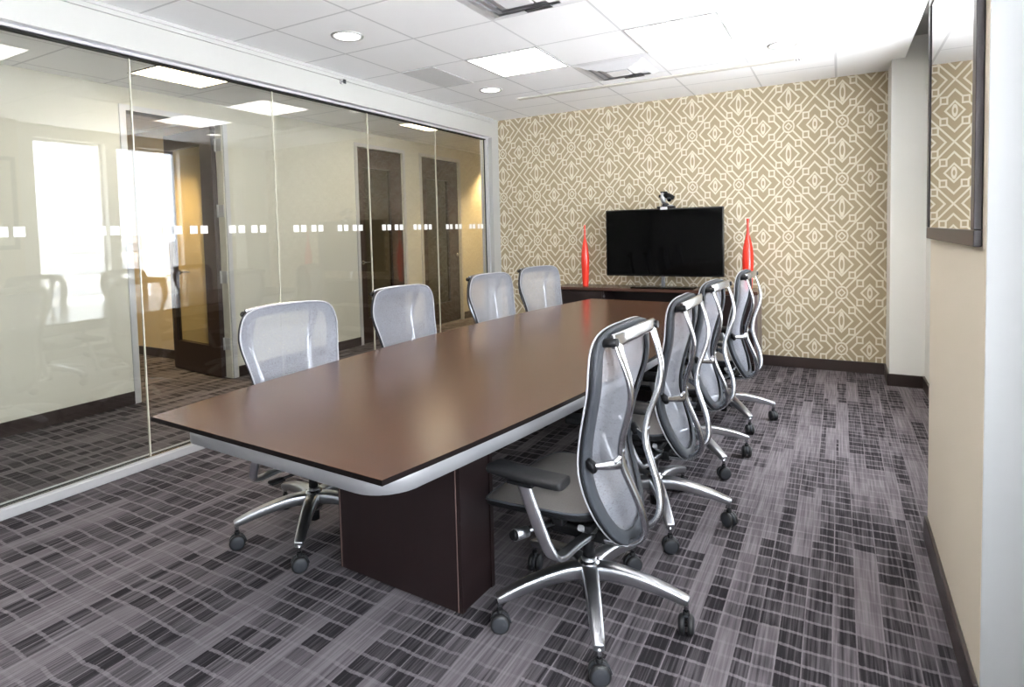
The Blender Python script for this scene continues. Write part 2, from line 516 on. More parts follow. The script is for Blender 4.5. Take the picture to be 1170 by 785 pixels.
# window wall: solid below and above, and between openings
WIN = [(-1.3, 1.45, .52), (3.28, 4.03, .50), (4.16, 4.97, .50)]
mb = MB()
x0, x1 = XR, XR+.16
mb.box(x0, x1, Y0, YB, 0, .50, M['wallR'])
mb.box(x0, x1, Y0, YB, 2.52, H+.2, M['wallR'])
ys = [Y0] + [v for w in WIN for v in w[:2]] + [YB]
for a, b in zip(ys[::2], ys[1::2]): mb.box(x0, x1, a, b, .50, 2.52, M['wallR'])
struct('wall_right', mb)
mb = MB(); mb.box(XR-.014, XR, 3.03, 5.78, 0, .1, M['base']); struct('baseboard_right', mb)
for k, (a, b, s) in enumerate(WIN):
    w = bpy.data.objects.new('window_%d' % (k+1), None); COL.objects.link(w); w['kind'] = 'structure'
    mb = MB(); fx = XR+.09
    for q in ((a, b, .50, .53), (a, b, 2.49, 2.52), (a, a+.03, .53, 2.49), (b-.03, b, .53, 2.49)):
        mb.box(fx, fx+.05, q[0], q[1], q[2], q[3], M['alu_frame'])
    part('window_frame', mb, w)
    mb = MB(); mb.box(fx+.02, fx+.028, a+.03, b-.03, .53, 2.49, M['winglass']); part('window_pane', mb, w)
    mb = MB(); mb.box(XR-.02, fx, a, b, .485, .50, M['white'], .002, 1); part('window_sill', mb, w)
# rear wall of the room, corridor shell, office shell
mb = MB(); mb.box(-8.6, XR+.16, Y0-.1, Y0, 0, H+.2, M['wallR']); struct('wall_front', mb)
DO = (2.78, 3.66); D2 = (5.46, 6.32); D3 = (6.73, 7.66); DH = 2.40
mb = MB()
for a, b in ((Y0, DO[0]), (DO[1], D2[0]), (D2[1], D3[0]), (D3[1], 10.2)): mb.box(XC-.12, XC, a, b, 0, H+.1, M['corr'])
for a, b in (DO, D2, D3): mb.box(XC-.12, XC, a, b, DH, H+.1, M['corr'])
struct('wall_corridor', mb)
mb = MB()
for a, b in ((Y0, DO[0]-.045), (DO[1]+.06, D2[0]-.045), (D2[1]+.06, D3[0]-.05), (D3[1]+.06, 10.2)):
    mb.box(XC, XC+.014, a, b, 0, .105, M['base'], .003, 1)
struct('baseboard_corridor', mb)
mb = MB(); mb.box(XC, -3.52, 10.1, 10.2, 0, H+.1, M['corr']); struct('wall_corridor_end', mb)
mb = MB(); mb.box(-8.6, XC-.12, 3.98, 4.1, 0, 2.6, M['office']); mb.box(-8.7, -8.6, Y0, 4.1, 0, 2.6, M['office']); struct('wall_office', mb)
mb = MB(); mb.box(-8.6, XC-.12, 3.966, 3.98, 0, .1, M['base']); struct('baseboard_office', mb)
# door frames
for k, (a, b) in enumerate((DO, D2, D3)):
    mb = MB(); e = .045
    mb.box(XC-.13, XC+.012, a-e, a, 0, DH+e, M['alu_frame']); mb.box(XC-.13, XC+.012, b, b+e, 0, DH+e, M['alu_frame'])
    mb.box(XC-.13, XC+.012, a, b, DH, DH+e, M['alu_frame'])
    mb.box(XC-.13, XC-.002, a-.0, a+.012, 0, DH, M['corr']); mb.box(XC-.13, XC-.002, b-.010, b, 0, DH, M['corr'])
    struct('door_frame_%d' % (k+1), mb)

def lever(mb, y, z, s, x=XC):
    mb.cyl((x, y, z), (x+.012, y, z), .026, m=M['chrome']); mb.cyl((x+.01, y, z), (x+.05, y, z), .009, m=M['chrome'])
    mb.sweep([(x+.05, y-.005*s, z), (x+.055, y+.04*s, z+.002), (x+.05, y+.115*s, z)], (.012, .014), (0, 0, 1), 10, M['chrome'])

def leaf(W, lite, nm, hand):
    """door leaf standing in the YZ plane from y=0 to y=W, x 0..0.045"""
    g = bpy.data.objects.new(nm, None); COL.objects.link(g)
    l0, l1, z0, z1 = lite
    mb = MB(); m = M['doorwood']
    mb.box(-.045, 0, 0, W, .01, z0, m); mb.box(-.045, 0, 0, W, z1, DH-.004, m)
    mb.box(-.045, 0, 0, l0, z0, z1, m); mb.box(-.045, 0, l1, W, z0, z1, m)
    for q in ((l0-.012, l1+.012, z0-.012, z0), (l0-.012, l1+.012, z1, z1+.012), (l0-.012, l0, z0, z1), (l1, l1+.012, z0, z1)):
        mb.box(0, .006, *q, M['doorwood'])
    part('door_leaf', mb, g)
    return g
for k, (D, hs, lite) in enumerate(((D2, 0, (.12, .62, .31, 2.16)), (D3, 1, (.12, .66, .31, 2.10)))):
    W = D[1]-D[0]-.008
    g = leaf(W, lite, 'door_%d' % (k+2), hs); g['kind'] = 'structure'
    g.location = (XC-.02, D[0]+.004, 0)
    mb = MB(); mb.box(-.026, -.020, lite[0], lite[1], lite[2], lite[3], M['doorglass']); part('door_glass', mb, g)
    mb = MB()
    y = .055 if hs == 0 else W-.06
    lever(mb, y, 1.0, 1 if hs == 0 else -1, 0); part('door_handle', mb, g)
    # dim room behind each closed door so its glass does not look outdoors
    mb = MB(); a, b = D[0]-.25, D[1]+.2
    mb.box(-7.2, -7.1, a, b, 0, 2.6, M['office']); mb.box(-7.1, XC-.12, a-.05, a, 0, 2.6, M['office']); mb.box(-7.1, XC-.12, b, b+.05, 0, 2.6, M['office'])
    mb.box(-7.1, XC-.12, a, b, 2.56, 2.6, M['white']); struct('wall_side_room_%d' % (k+1), mb)
# the open door, swung into the office against its side wall
g = leaf(.90, (.21, .82, .30, 2.24), 'door_1', 0); g['kind'] = 'structure'
g.location = (XC-.085, DO[1]-.016, 0); g.rotation_euler = (0, 0, math.radians(84))
mb = MB(); mb.box(-.026, -.020, .21, .82, .30, 2.24, M['doorglass_clear']); part('door_glass', mb, g)
mb = MB(); lever(mb, .81, 1.0, -1, 0)
part('door_handle', mb, g)
for z in (.33, .97, 1.60, 2.22):
    mb = MB(); mb.box(XC-.085, XC-.006, DO[1]-.018, DO[1]-.010, z-.058, z+.058, M['frame_white'], .002, 1); mb.cyl((XC-.085, DO[1]-.024, z-.060), (XC-.085, DO[1]-.024, z+.060), .009, m=M['frame_white'])
    h = part('door_hinge', mb, g); h.matrix_parent_inverse = (Matrix.Translation(g.location) @ g.rotation_euler.to_matrix().to_4x4()).inverted()

# glass sheets of the partition
EDG = [-1.69, -.995, .01, 1.012, 2.017, 3.02, 4.025, 5.03, 5.975]
for k, (a, b) in enumerate(zip(EDG, EDG[1:])):
    w = bpy.data.objects.new('window_%d' % (k+4), None); COL.objects.link(w); w['kind'] = 'structure'
    mb = MB(); mb.box(XG-.006, XG+.006, a+.003, b-.003, .052, 2.405, M['glass']); part('glass_pane', mb, w)
    mb = MB(); mb.box(XG-.006, XG+.006, b-.003, b+.003, .052, 2.405, M['glass_edge']); part('glass_joint', mb, w)
    for q in (.145, .60):
        for d in (0, .072, .175, .247):
            y = a+q+d
            if y < 1.0 or y+.05 > b: continue
            mb = MB(); mb.box(XG+.0062, XG+.0068, y, y+.05, 1.378, 1.429, M['frost']); part('frosted_square', mb, w)

# ------------------------------------------------------------------ ceiling things
def panel_light(x, y, z, label, mat, s=T, grp='square ceiling light panels'):
    t = thing('ceiling_light', label, 'ceiling light', (x, y, z), 0, grp)
    h = s/2-.006
    mb = MB()
    for q in ((-h, h, -h, -h+.016), (-h, h, h-.016, h), (-h, -h+.016, -h+.016, h-.016), (h-.016, h, -h+.016, h-.016)):
        mb.box(q[0], q[1], q[2], q[3], -.004, .0, M['white'] if mat is M['panel'] else M['gasket'])
    part('light_frame', mb, t)
    mb = MB(); mb.box(-h+.016, h-.016, -h+.016, h-.016, -.003, -.001, mat)
    part('light_diffuser', mb, t)
    if mat is M['panelw']:
        mb = MB()
        for q in (-.1, .1): mb.box(-h+.016, h-.016, q-.003, q+.003, -.005, -.003, M['white'])
        mb.box(-.003, .003, -h+.016, h-.016, -.005, -.003, M['white'])
        part('light_divider', mb, t)
    return t
XA = -2.468
panel_light(XA+T*.5, 3.861+T/2, H, 'lit square ceiling panel left of the round vent, above the table', M['panel'])
panel_light(XA+T*2.5, 3.861+T/2, H, 'lit square ceiling panel right of the round vent, nearer the window side', M['panel'])
panel_light(XA+T*.5, 1.422+T/2, H, 'lit square ceiling panel just above the photo, mirrored in the glass at upper left', M['panel'])
panel_light(XA+T*2.5, 1.422+T/2, H, 'lit square ceiling panel just above the photo, over the near window side', M['panel'])
panel_light(-4.30, 2.86, HC, 'warm lit ceiling panel in the corridor near the open door', M['panelw'], .6, 'corridor ceiling lights')
panel_light(-4.10, 5.72, HC, 'warm lit ceiling panel in the corridor before the closed dark doors', M['panelw'], .6, 'corridor ceiling lights')
panel_light(-6.6, 2.8, 2.555, 'lit ceiling panel in the room behind the open door', M['panelw'], .6, 'corridor ceiling lights')
def can(x, y, lab):
    t = thing('recessed_downlight', lab, 'downlight', (x, y, H), 0, 'recessed round downlights')
    mb = MB(); mb.lathe([(.105, 0), (.103, -.006), (.085, -.007), (.082, -.002)], 32, M['white'], cap=False); part('trim_ring', mb, t)
    mb = MB(); mb.lathe([(.082, -.003), (.001, -.0032)], 32, M['can'], cap=False); part('lens', mb, t)
can(-2.79, 2.97, 'round recessed downlight nearest the camera, over the glass side')
can(-2.785, 4.80, 'round recessed downlight far left, near the wallpapered wall')
can(-.36, 4.83, 'round recessed downlight at the right, near the window column')
for y, lab in ((2.641+.305, 'square ceiling air diffuser cut by the top edge of the photo'), (4.775, 'square ceiling air diffuser with dark throat near the wallpapered wall')):
    t = thing('air_diffuser', lab, 'vent', (XA+T*1.5, y, H), 0, 'square air diffusers')
    mb = MB()
    def ringq(mb, a, b, za, zb, m):
        for k in range(4):
            r = Matrix.Rotation(k*PI/2, 4, 'Z')
            mb.quad(*[r @ Vector(p) for p in ((-a, -a, za), (a, -a, za), (b, -b, zb), (-b, -b, zb))], m=m)
    ringq(mb, .298, .255, -.003, -.008, M['vent'])
    part('vent_frame', mb, t)
    for a, b, za, zb in ((.258, .200, -.006, -.028), (.205, .145, -.010, -.032), (.150, .095, -.014, -.036)):
        mb = MB(); ringq(mb, a, b, za, zb, M['vent']); part('vent_louvre', mb, t)
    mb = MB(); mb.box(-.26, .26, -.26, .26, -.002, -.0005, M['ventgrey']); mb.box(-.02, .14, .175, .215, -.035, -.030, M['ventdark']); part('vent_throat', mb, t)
    mb = MB(); mb.box(-.085, .085, -.085, .085, -.042, -.036, M['vent'], .004, 1); part('vent_plate', mb, t)
t = thing('return_grille', 'flat grey half-tile return grille in the ceiling by the glass header', 'vent', (XA-T+.16, 4.166, H))
mb = MB()
for q in ((-.155, .155, -.3, -.288), (-.155, .155, .288, .3), (-.155, -.143, -.288, .288), (.143, .155, -.288, .288)): mb.box(*q, -.006, 0, M['alu_frame'])
part('grille_frame', mb, t)
mb = MB(); mb.box(-.143, .143, -.288, .288, -.004, -.001, M['ret']); part('grille_face', mb, t)
t = thing('ceiling_screen_housing', 'long narrow beige projection screen housing fixed flat across the ceiling by the wallpapered wall', 'screen housing', (-1.5, 5.27, H+.003))
mb = MB(); mb.box(-1.25, 1.24, -.035, .035, -.015, .02, M['rail'], .002, 1); part('housing', mb, t)
mb = MB(); mb.box(1.19, 1.235, -.028, .028, -.02, -.012, M['vent']); mb.box(1.2, 1.205, -.03, .03, -.021, -.02, M['ventdark']); mb.box(1.22, 1.225, -.03, .03, -.021, -.02, M['ventdark']); part('end_cap', mb, t)
t = thing('sprinkler_head', 'tiny sidewall sprinkler head on the white header above the glass', 'sprinkler', (-3.494, 3.63, 2.575))
mb = MB(); mb.cyl((0, 0, 0), (.008, 0, 0), .016, m=M['vent']); part('escutcheon', mb, t)
mb = MB(); mb.cyl((.008, 0, 0), (.04, 0, 0), .006, m=M['chrome']); mb.box(.036, .042, -.012, .012, -.018, .014, M['caster']); part('deflector', mb, t)

# ------------------------------------------------------------------ conference table
TC, TT = (-1.425, 2.99, 0), -math.radians(3.0)
tb = thing('conference_table', 'long boat-shaped dark walnut conference table with a silver apron', 'table', TC, TT)
L2 = 1.855
def boat(dx, dl, rad=0.0, n=24):
    """outline, counter-clockwise; half-width .545 at ends, .675 mid"""
    hw = lambda y: .540 + .138*(1-(y/L2)**2) - dx
    L = L2-dl
    pts = []
    R = [( hw(y), y) for y in [(-L+rad) + (2*(L-rad))*k/n for k in range(n+1)]]
    pts += R
    if rad:
        for k in range(1, 8):
            a = k/8*PI/2; pts.append((hw(L-rad)-rad+rad*math.cos(a), L-rad+rad*math.sin(a)))
    Lf = [(-x, y) for x, y in R[::-1]]
    if rad:
        for k in range(0, 8):
            a = PI/2 + k/8*PI/2; pts.append((-(hw(L-rad)-rad)+rad*math.cos(a), L-rad+rad*math.sin(a)))
    pts += Lf
    if rad:
        for k in range(1, 8):
            a = PI + k/8*PI/2; pts.append((-(hw(L-rad)-rad)+rad*math.cos(a), -L+rad+rad*math.sin(a)))
        for k in range(0, 8):
            a = 1.5*PI + k/8*PI/2; pts.append(((hw(L-rad)-rad)+rad*math.cos(a), -L+rad+rad*math.sin(a)))
    return pts
mb = MB(); mb.prism(boat(0, 0), .7255, .741, M['top'], M['topedge']); part('tabletop', mb, tb)
mb = MB(); mb.prism(boat(.06, .06, .13), .650, .7255, M['apron']); o = part('apron', mb, tb, label='brushed silver apron band')
for p in o.data.polygons:
    if abs(p.normal.z) < .5: p.use_smooth = True
for s in (-1, 1):
    a, b = (-1.29, -1.085) if s < 0 else (.80, 1.005)
    mb = MB(); fy = a if s < 0 else b
    mb.box(-.253, .347, a+.02, b-.02, .012, .650, M['espresso'])
    part('pedestal', mb, tb)
    for y0, y1 in ((a, a+.02), (b-.02, b)):
        mb = MB(); mb.box(-.258, .352, y0, y1, .012, .650, M['espresso'])
        mb.box(.332, .335, min(y0, y1)-.0008, max(y0, y1)+.0008, .012, .650, M['seam']); mb.box(-.252, -.249, min(y0, y1)-.0008, max(y0, y1)+.0008, .012, .650, M['seam'])
        part('pedestal_panel', mb, tb)
    for x in (-.22, .28):
        for y in (a+.05, b-.05):
            mb = MB(); mb.cyl((x, y, 0), (x, y, .014), .026, .02, m=M['black']); part('glide', mb, tb)

# ------------------------------------------------------------------ mesh chair
OUT = [(0, 1.040), (.12, 1.037), (.190, 1.024), (.224, .998), (.241, .958), (.248, .91), (.243, .86), (.231, .80), (.218, .73), (.209, .66),
       (.205, .60), (.202, .54), (.193, .48), (.172, .42), (.13, .362), (.075, .325), (0, .312)]
BED = [(1.05, .148), (1.02, .140), (.986, .134), (.92, .134), (.86, .128), (.81, .113), (.725, .090), (.655, .076), (.6, .072), (.545, .081),
       (.47, .105), (.41, .130), (.35, .152), (.31, .168)]
HWT = [(z, x) for x, z in OUT]
FRM = [(1.015, .180, .160), (.97, .192, .163), (.935, .203, .162), (.87, .217, .154), (.81, .213, .146), (.75, .195, .135), (.68, .174, .122),
       (.61, .172, .112), (.54, .196, .101), (.47, .221, .09), (.40, .231, .076), (.355, .215, .064)]
rim2 = [(p.x, p.y) for p in catmull([(x, z, 0) for x, z in OUT], 3)]
ring = rim2 + [(-x, z) for x, z in rim2[::-1]][1:-1]
def smooth_bed(z):
    return sum(interp(BED, z+d) for d in (-.03, -.015, 0, .015, .03))/5
def shell(x, z, off=0.0):
    hw = max(interp(HWT, z), .02)
    t = min(1, abs(x)/hw)
    k = min(1, (1.05-z)/.12)*min(1, (z-.30)/.15); k = max(0, k)
    return Vector((x, -(smooth_bed(z) + .034*(1-t*t)*k) + off, z))
ZC = .68
def sc(p, s): return (p[0]*s, ZC+(p[1]-ZC)*(1-(1-s)*.75))
def rimpt(p, inset, off):
    # move inwards along the outline normal by 'inset'
    return p

def make_chair():
    t = bpy.data.objects.new('mesh_office_chair', None); COL.objects.link(t)
    # outline normals for a constant-width rim
    n = len(ring); inn = []
    for k in range(n):
        a, b = ring[k-1], ring[(k+1) % n]
        tx, tz = b[0]-a[0], b[1]-a[1]; l = math.hypot(tx, tz) or 1
        nx, nz = tz/l, -tx/l
        c = ring[k]
        if nx*(0-c[0]) + nz*(ZC-c[1]) < 0: nx, nz = -nx, -nz
        inn.append((nx, nz))
    def off_in(k, d, y): 
        p = (ring[k % n][0]+inn[k % n][0]*d, ring[k % n][1]+inn[k % n][1]*d)
        return shell(p[0], p[1], y)
    # rim : closed band, box section
    mb = MB()
    sec = [(0, .002), (.004, .004), (.040, .001), (.044, -.002), (.040, -.007), (.004, -.012), (0, -.010)]
    mb.grid(lambda u, v: off_in(round(u*n) % n, *sec[round(v*len(sec)) % len(sec)]), n, len(sec), M['rim'], wrap=True)
    bmesh.ops.remove_doubles(mb.bm, verts=list(mb.bm.verts), dist=1e-5)
    part('back_rim', mb, t)
    # black gasket + light piping along the front edge
    mb = MB(); mb.sweep([off_in(k, .001, .005) for k in range(n)], (.008, .008), (0, 1, 0), 8, M['black'], closed=True, sq=1)
    part('edge_gasket', mb, t)
    mb = MB(); mb.sweep([off_in(k, -.0005, .012) for k in range(n)], (.007, .007), (0, 1, 0), 8, M['piping'], closed=True, sq=1)
    part('edge_piping', mb, t, label='light grey piping')
    # mesh skin
    mb = MB()
    def fn(u, v):
        z = 1.037 - v*(1.037-.317); hw = max(interp(HWT, z), .02) - .001
        return shell((2*u-1)*hw, z, .010)
    mb.grid(fn, 20, 40, M['backmesh'])
    part('back_mesh', mb, t, label='pale grey see-through mesh')
    # polished rear frame: two uprights, crossbar, foot
    up = lambda s: [Vector((s*hl, -b, z)) for z, b, hl in FRM] + [Vector((s*.058, -.17, .325)), Vector((s*.05, -.10, .312)), Vector((s*.045, -.03, .310))]
    szs = [(.070, .010), (.056, .012), (.045, .014), (.034, .017), (.029, .019), (.027, .020), (.027, .021), (.034, .022), (.031, .022), (.028, .023), (.028, .023), (.029, .023), (.030, .022), (.03, .02), (.03, .02)]
    mb = MB()
    for s in (-1, 1):
        P = catmull(up(s), 3); Z = []
        for k in range(len(P)):
            f = k/3; i = min(int(f), len(szs)-2); g = f-i
            Z.append((szs[i][0]*(1-g)+szs[i+1][0]*g, szs[i][1]*(1-g)+szs[i+1][1]*g))
        mb.sweep(P, Z, (1, 0, 0), 12, M['chrome'], sq=.7)
        # side arm to the shell pivot
        mb.sweep(catmull([(s*.104, -.176, .622), (s*.13, -.165, .612), (s*.165, -.135, .612), (s*.197, -.105, .616)], 4),
                 [(.044-.0022*k, .016) for k in range(13)], (0, 0, 1), 10, M['chrome'])
        mb.sweep(catmull([(s*.118, -.176, .66), (s*.122, -.17, .635), (s*.145, -.155, .618)], 3), [(.02, .016)]*7, (1, 0, 0), 10, M['chrome'])
    # crossbar: broad plate bending to the uprights
    mb.sweep(catmull([(-.19, -.176, 1.008), (-.12, -.19, 1.014), (0, -.195, 1.017), (.12, -.19, 1.014), (.19, -.176, 1.008)], 5),
             (.044, .014), (0, 0, 1), 12, M['chrome'])
    part('back_frame', mb, t, label='polished aluminium back frame')
    for s in (-1, 1):
        mb = MB(); mb.cyl((s*.193, -.145, 1.002), (s*.193, -.194, 1.008), .014, .013, 18, M['black']); mb.cyl((s*.180, -.176, 1.008), (s*.196, -.176, 1.008), .012, m=M['black'])
        part('top_knob', mb, t)
        mb = MB(); mb.sweep([(s*.188, -.112, .60), (s*.196, -.103, .618), (s*.202, -.095, .636)], [(.02, .026), (.03, .03), (.014, .018)], (0, 1, 0), 12, M['black'])
        part('pivot_cap', mb, t)
    # seat
    SY = lambda v: -.108 + v*.423
    def hwseat(v): 
        e = 1-abs(2*v-1)**5
        return (.205+.045*min(1, v*1.6))*max(.001, e)**.30
    def topz(u, v):
        x = 2*u-1
        z = .437 + .018*math.sin(v*PI*.8) + .010*x*x*(1-v)
        if v > .72: z -= .030*((v-.72)/.28)**2
        return z
    def edge(v): return .0
    mb = MB(); nu, nv = 20, 26
    def seat_f(dz, ins=0):
        def f(u, v):
            vv = .012+v*.976; x = (2*u-1)*(hwseat(vv)-ins)
            th = dz*(1-.25*abs(2*u-1)**4)
            return Vector((x, SY(vv)+(0 if dz == 0 else -.004*v), topz(u, vv)-th))
        return f
    mb.grid(seat_f(0), nu, nv, M['seatmesh']); part('seat_mesh', mb, t)
    mb = MB(); A = seat_f(.004); B = seat_f(.050, .030)
    mb.grid(B, nu, nv, M['black'])
    per = [(k/nu, 0) for k in range(nu)] + [(1, k/nv) for k in range(nv)] + [(1-k/nu, 1) for k in range(nu)] + [(0, 1-k/nv) for k in range(nv)]
    def sidef(u, v):
        a = per[round(u*len(per)) % len(per)]; p, q = A(*a), B(*a)
        m_ = p.lerp(q, v); bul = math.sin(v*PI)*.010
        d = Vector((p.x, p.y-.09, 0)); 
        return m_ + (d.normalized()*bul if d.length > 0 else Vector())
    mb.grid(sidef, len(per), 5, M['black'], wrap=True)
    bmesh.ops.remove_doubles(mb.bm, verts=list(mb.bm.verts), dist=1e-5)
    part('seat_pan', mb, t)
    F = seat_f(0)
    mb = MB(); mb.sweep([F(*a)+Vector((0, 0, -.001)) for a in per], (.008, .007), (0, 0, 1), 8, M['rim'], closed=True, sq=1)
    part('seat_piping', mb, t)
    # under-seat mechanism
    mb = MB(); mb.box(-.065, .065, -.09, .12, .295, .340, M['black'], .014, 3); mb.box(-.05, .05, -.03, .20, .33, .40, M['black'], .01, 2)
    mb.box(-.16, .16, .02, .06, .375, .40, M['black'], .006, 2); mb.box(-.16, .16, -.08, -.05, .375, .40, M['black'], .006, 2)
    mb.sweep([(-.045, -.05, .33), (-.13, -.05, .37), (-.17, -.05, .395)], (.02, .02), (0, 1, 0), 8, M['satin'])
    mb.sweep([(.045, -.05, .33), (.13, -.05, .37), (.17, -.05, .395)], (.02, .02), (0, 1, 0), 8, M['satin'])
    part('mechanism', mb, t)
    mb = MB(); mb.cyl((-.07, .10, .33), (-.20, .145, .345), .007, m=M['satin']); mb.cyl((-.185, .14, .343), (-.235, .157, .348), .019, .02, m=M['satin']); mb.cyl((-.235, .157, .348), (-.246, .161, .349), .018, .014, m=M['black'])
    part('tension_knob', mb, t)
    mb = MB(); mb.cyl((.06, .05, .32), (.20, .07, .33), .006, m=M['black']); mb.box(.19, .25, .05, .09, .322, .334, M['black'], .004, 2); part('height_lever', mb, t)
    # arms
    for s in (-1, 1):
        mb = MB()
        P = catmull([(s*.292, .085, .566), (s*.291, .075, .53), (s*.288, .035, .43), (s*.284, .004, .362), (s*.270, -.012, .336), (s*.235, -.02, .328), (s*.16, -.028, .330), (s*.06, -.035, .322)], 4)
        Z = [(.046, .016)]*10 + [(.044, .018)]*6 + [(.040, .020)]*13
        sd = [(0, 1, 0)]*len(P)
        mb.sweep(P, Z[:len(P)], sd, 12, M['satin'])
        part('arm_post', mb, t, label='satin aluminium arm post')
        mb = MB(); mb.box(s*.292-.03, s*.292+.03, .04, .13, .560, .572, M['black'], .004, 2)
        mb.sweep(catmull([(s*.290, -.062, .588), (s*.290, -.045, .587), (s*.288, .06, .586), (s*.282, .16, .588), (s*.276, .20, .588), (s*.274, .212, .588)], 4),
                 [(.05, .018), (.064, .024), (.074, .028), (.080, .030)] + [(.086, .031)]*13 + [(.08, .030), (.07, .028), (.056, .022), (.03, .016)], (1, 0, 0), 16, M['armpad'], sq=.6)
        part('arm_pad', mb, t)
    # column and base
    mb = MB(); mb.cyl((0, 0, .06), (0, 0, .13), .022, m=M['black']); mb.cyl((0, 0, .13), (0, 0, .21), .027, m=M['satin']); mb.cyl((0, 0, .205), (0, 0, .30), .020, m=M['black'])
    part('gas_lift', mb, t)
    mb = MB(); mb.lathe([(.020, .105), (.036, .11), (.044, .13), (.046, .165), (.040, .188), (.030, .198), (.02, .2)], 28, M['chrome']); part('base_hub', mb, t)
    lm = MB()
    P = catmull([(.02, 0, .162), (.09, 0, .166), (.17, 0, .156), (.25, 0, .138), (.315, 0, .118), (.333, 0, .112)], 4)
    Z = [(.060-.0014*k, .056-.0016*k) for k in range(len(P))]
    lm.sweep(P, Z, (0, 1, 0), 12, M['legmetal'], sq=.42)
    lm.sweep([(.322, 0, .112), (.325, 0, .095), (.325, 0, .07)], [(.022, .022), (.016, .016), (.014, .014)], (0, 1, 0), 10, M['chrome'], sq=1)
    leg_me = lm.mesh('leg')
    hm = MB(); hm.sweep([(-.036, 0, .030), (-.028, 0, .052), (-.008, 0, .064), (.012, 0, .066)], [(.014, .006)]*4, (0, 1, 0), 8, M['caster'])
    hm.cyl((0, 0, .05), (0, 0, .078), .011, m=M['black']); hm.cyl((0, -.022, .033), (0, .022, .033), .008, m=M['black'])
    hood_me = hm.mesh('caster')
    wm = MB(); wm.lathe([(.001, .020), (.022, .021), (.027, .018), (.0325, .015), (.033, .009), (.0325, .002), (.026, 0), (.001, 0)], 28, M['caster'], axis='y')
    for f in wm.bm.faces:
        c = f.calc_center_median()
        if .003 < c.y < .0175 and math.hypot(c.x, c.z) > .029: f.material_index = wm.mi(M['tire'])
    wheel_me = wm.mesh('wheel')
    for k in range(5):
        l = part('leg', leg_me, t)
        c = part('caster', hood_me, t)
        for s in (0, 1):
            wv = part('wheel', wheel_me, c, (0, .005 if s == 0 else -.005, .033), 0 if s == 0 else PI)
    return t
chair = make_chair()
index_kids()
def set_chair(t, x, y, face, leg0, label, group, cast=None):
    """face: world heading in degrees; leg0: heading of one base leg"""
    t.location = (x, y, 0); rz = math.radians(face-90); t.rotation_euler = (0, 0, rz)
    t['label'] = label; t['category'] = 'chair'; t['group'] = group
    ch = [o for o in bpy.data.objects if o.parent == t]
    legs = [o for o in ch if o.name.split('.')[0] == 'leg']; cs = [o for o in ch if o.name.split('.')[0] == 'caster']
    for k in range(5):
        a = math.radians(leg0+72*k) - rz
        legs[k].rotation_euler = (0, 0, a)
        cs[k].location = (.325*math.cos(a), .325*math.sin(a), 0)
        cs[k].rotation_euler = (0, 0, random.uniform(0, 2*PI) if cast is None else math.radians(cast[k])-rz)
GR, GL = 'mesh chairs along the window side of the table', 'mesh chairs along the glass side of the table'
spec = [
 (-.759, 1.910, 177.2, -63.9, 'grey mesh office chair nearest the camera, back turned, with black armrest fully in view', GR, [-150, -80, 40, 100, -150]),
 (-.748, 2.724, 179.6, -64.0, 'grey mesh office chair second in the window-side row, directly behind the nearest chair', GR, None),
 (-.757, 3.521, 175.5, -46.0, 'grey mesh office chair third from the camera in the window-side row', GR, None),
 (-.697, 4.326, 177.3, -52.0, 'grey mesh office chair farthest in the window-side row, in front of the right red vase', GR, None),
 (-2.078, 1.887, -9.0, -125.8, 'grey mesh office chair at the table corner nearest the glass, closest to the open door', GL, [-127, -127, 150, 20, 60]),
 (-2.10, 2.75, -6.0, -110.0, 'grey mesh office chair second from the camera on the glass side', GL, None),
 (-2.09, 3.74, -9.0, -95.0, 'grey mesh office chair third from the camera on the glass side', GL, None),
 (-2.09, 4.53, -17.0, -120.0, 'grey mesh office chair farthest on the glass side, beside the credenza', GL, None)]
chairs = [chair] + [copy_tree(chair) for _ in spec[1:]]
for o, a in zip(chairs, spec): set_chair(o, *a[:4], a[4], a[5], a[6])

# ------------------------------------------------------------------ credenza and what stands on it
cx0, cx1, cy0, cy1 = -2.64, -.64, 5.80, 6.155
cr = thing('credenza', 'low dark espresso credenza against the wallpapered wall', 'credenza', ((cx0+cx1)/2, (cy0+cy1)/2, 0))
hx, hy = (cx1-cx0)/2, (cy1-cy0)/2
mb = MB(); mb.box(-hx, hx, -hy, hy, .71, .74, M['espresso_top'], .002, 1); part('credenza_top', mb, cr)
mb = MB()
mb.box(-hx+.01, -hx+.03, -hy+.02, hy, .0, .71, M['espresso']); mb.box(hx-.03, hx-.002, -hy+.005, hy, .0, .71, M['side'])
mb.box(-hx+.03, hx-.03, hy-.02, hy, .05, .71, M['espresso']); mb.box(-hx+.03, hx-.03, -hy+.02, hy-.02, .06, .08, M['espresso'])
for x in (-hx+.53, hx-.53): mb.box(x-.01, x+.01, -hy+.02, hy-.02, .08, .71, M['espresso'])
mb.box(-hx+.03, hx-.03, -hy+.06, -hy+.08, 0, .06, M['black'])
part('carcass', mb, cr)
mb = MB(); mb.box(-hx+.54, hx-.54, -hy+.03, hy-.02, .38, .40, M['espresso']); part('shelf', mb, cr)
for s in (-1, 1):
    mb = MB(); a, b = sorted((s*(hx-.525), s*(hx-.035)))
    mb.box(a, b, -hy+.002, -hy+.02, .085, .70, M['espresso'], .001, 1); d = part('cabinet_door', mb, cr)
    mb = MB(); x = s*(hx-.55)
    mb.cyl((x, -hy+.002, .655), (x, -hy-.004, .655), .011, m=M['chrome']); part('lock', mb, d)
    mb = MB(); mb.box(a+.01, b-.01, -hy-.0005, -hy+.002, .60, .603, M['gasket']); part('drawer_gap', mb, d)
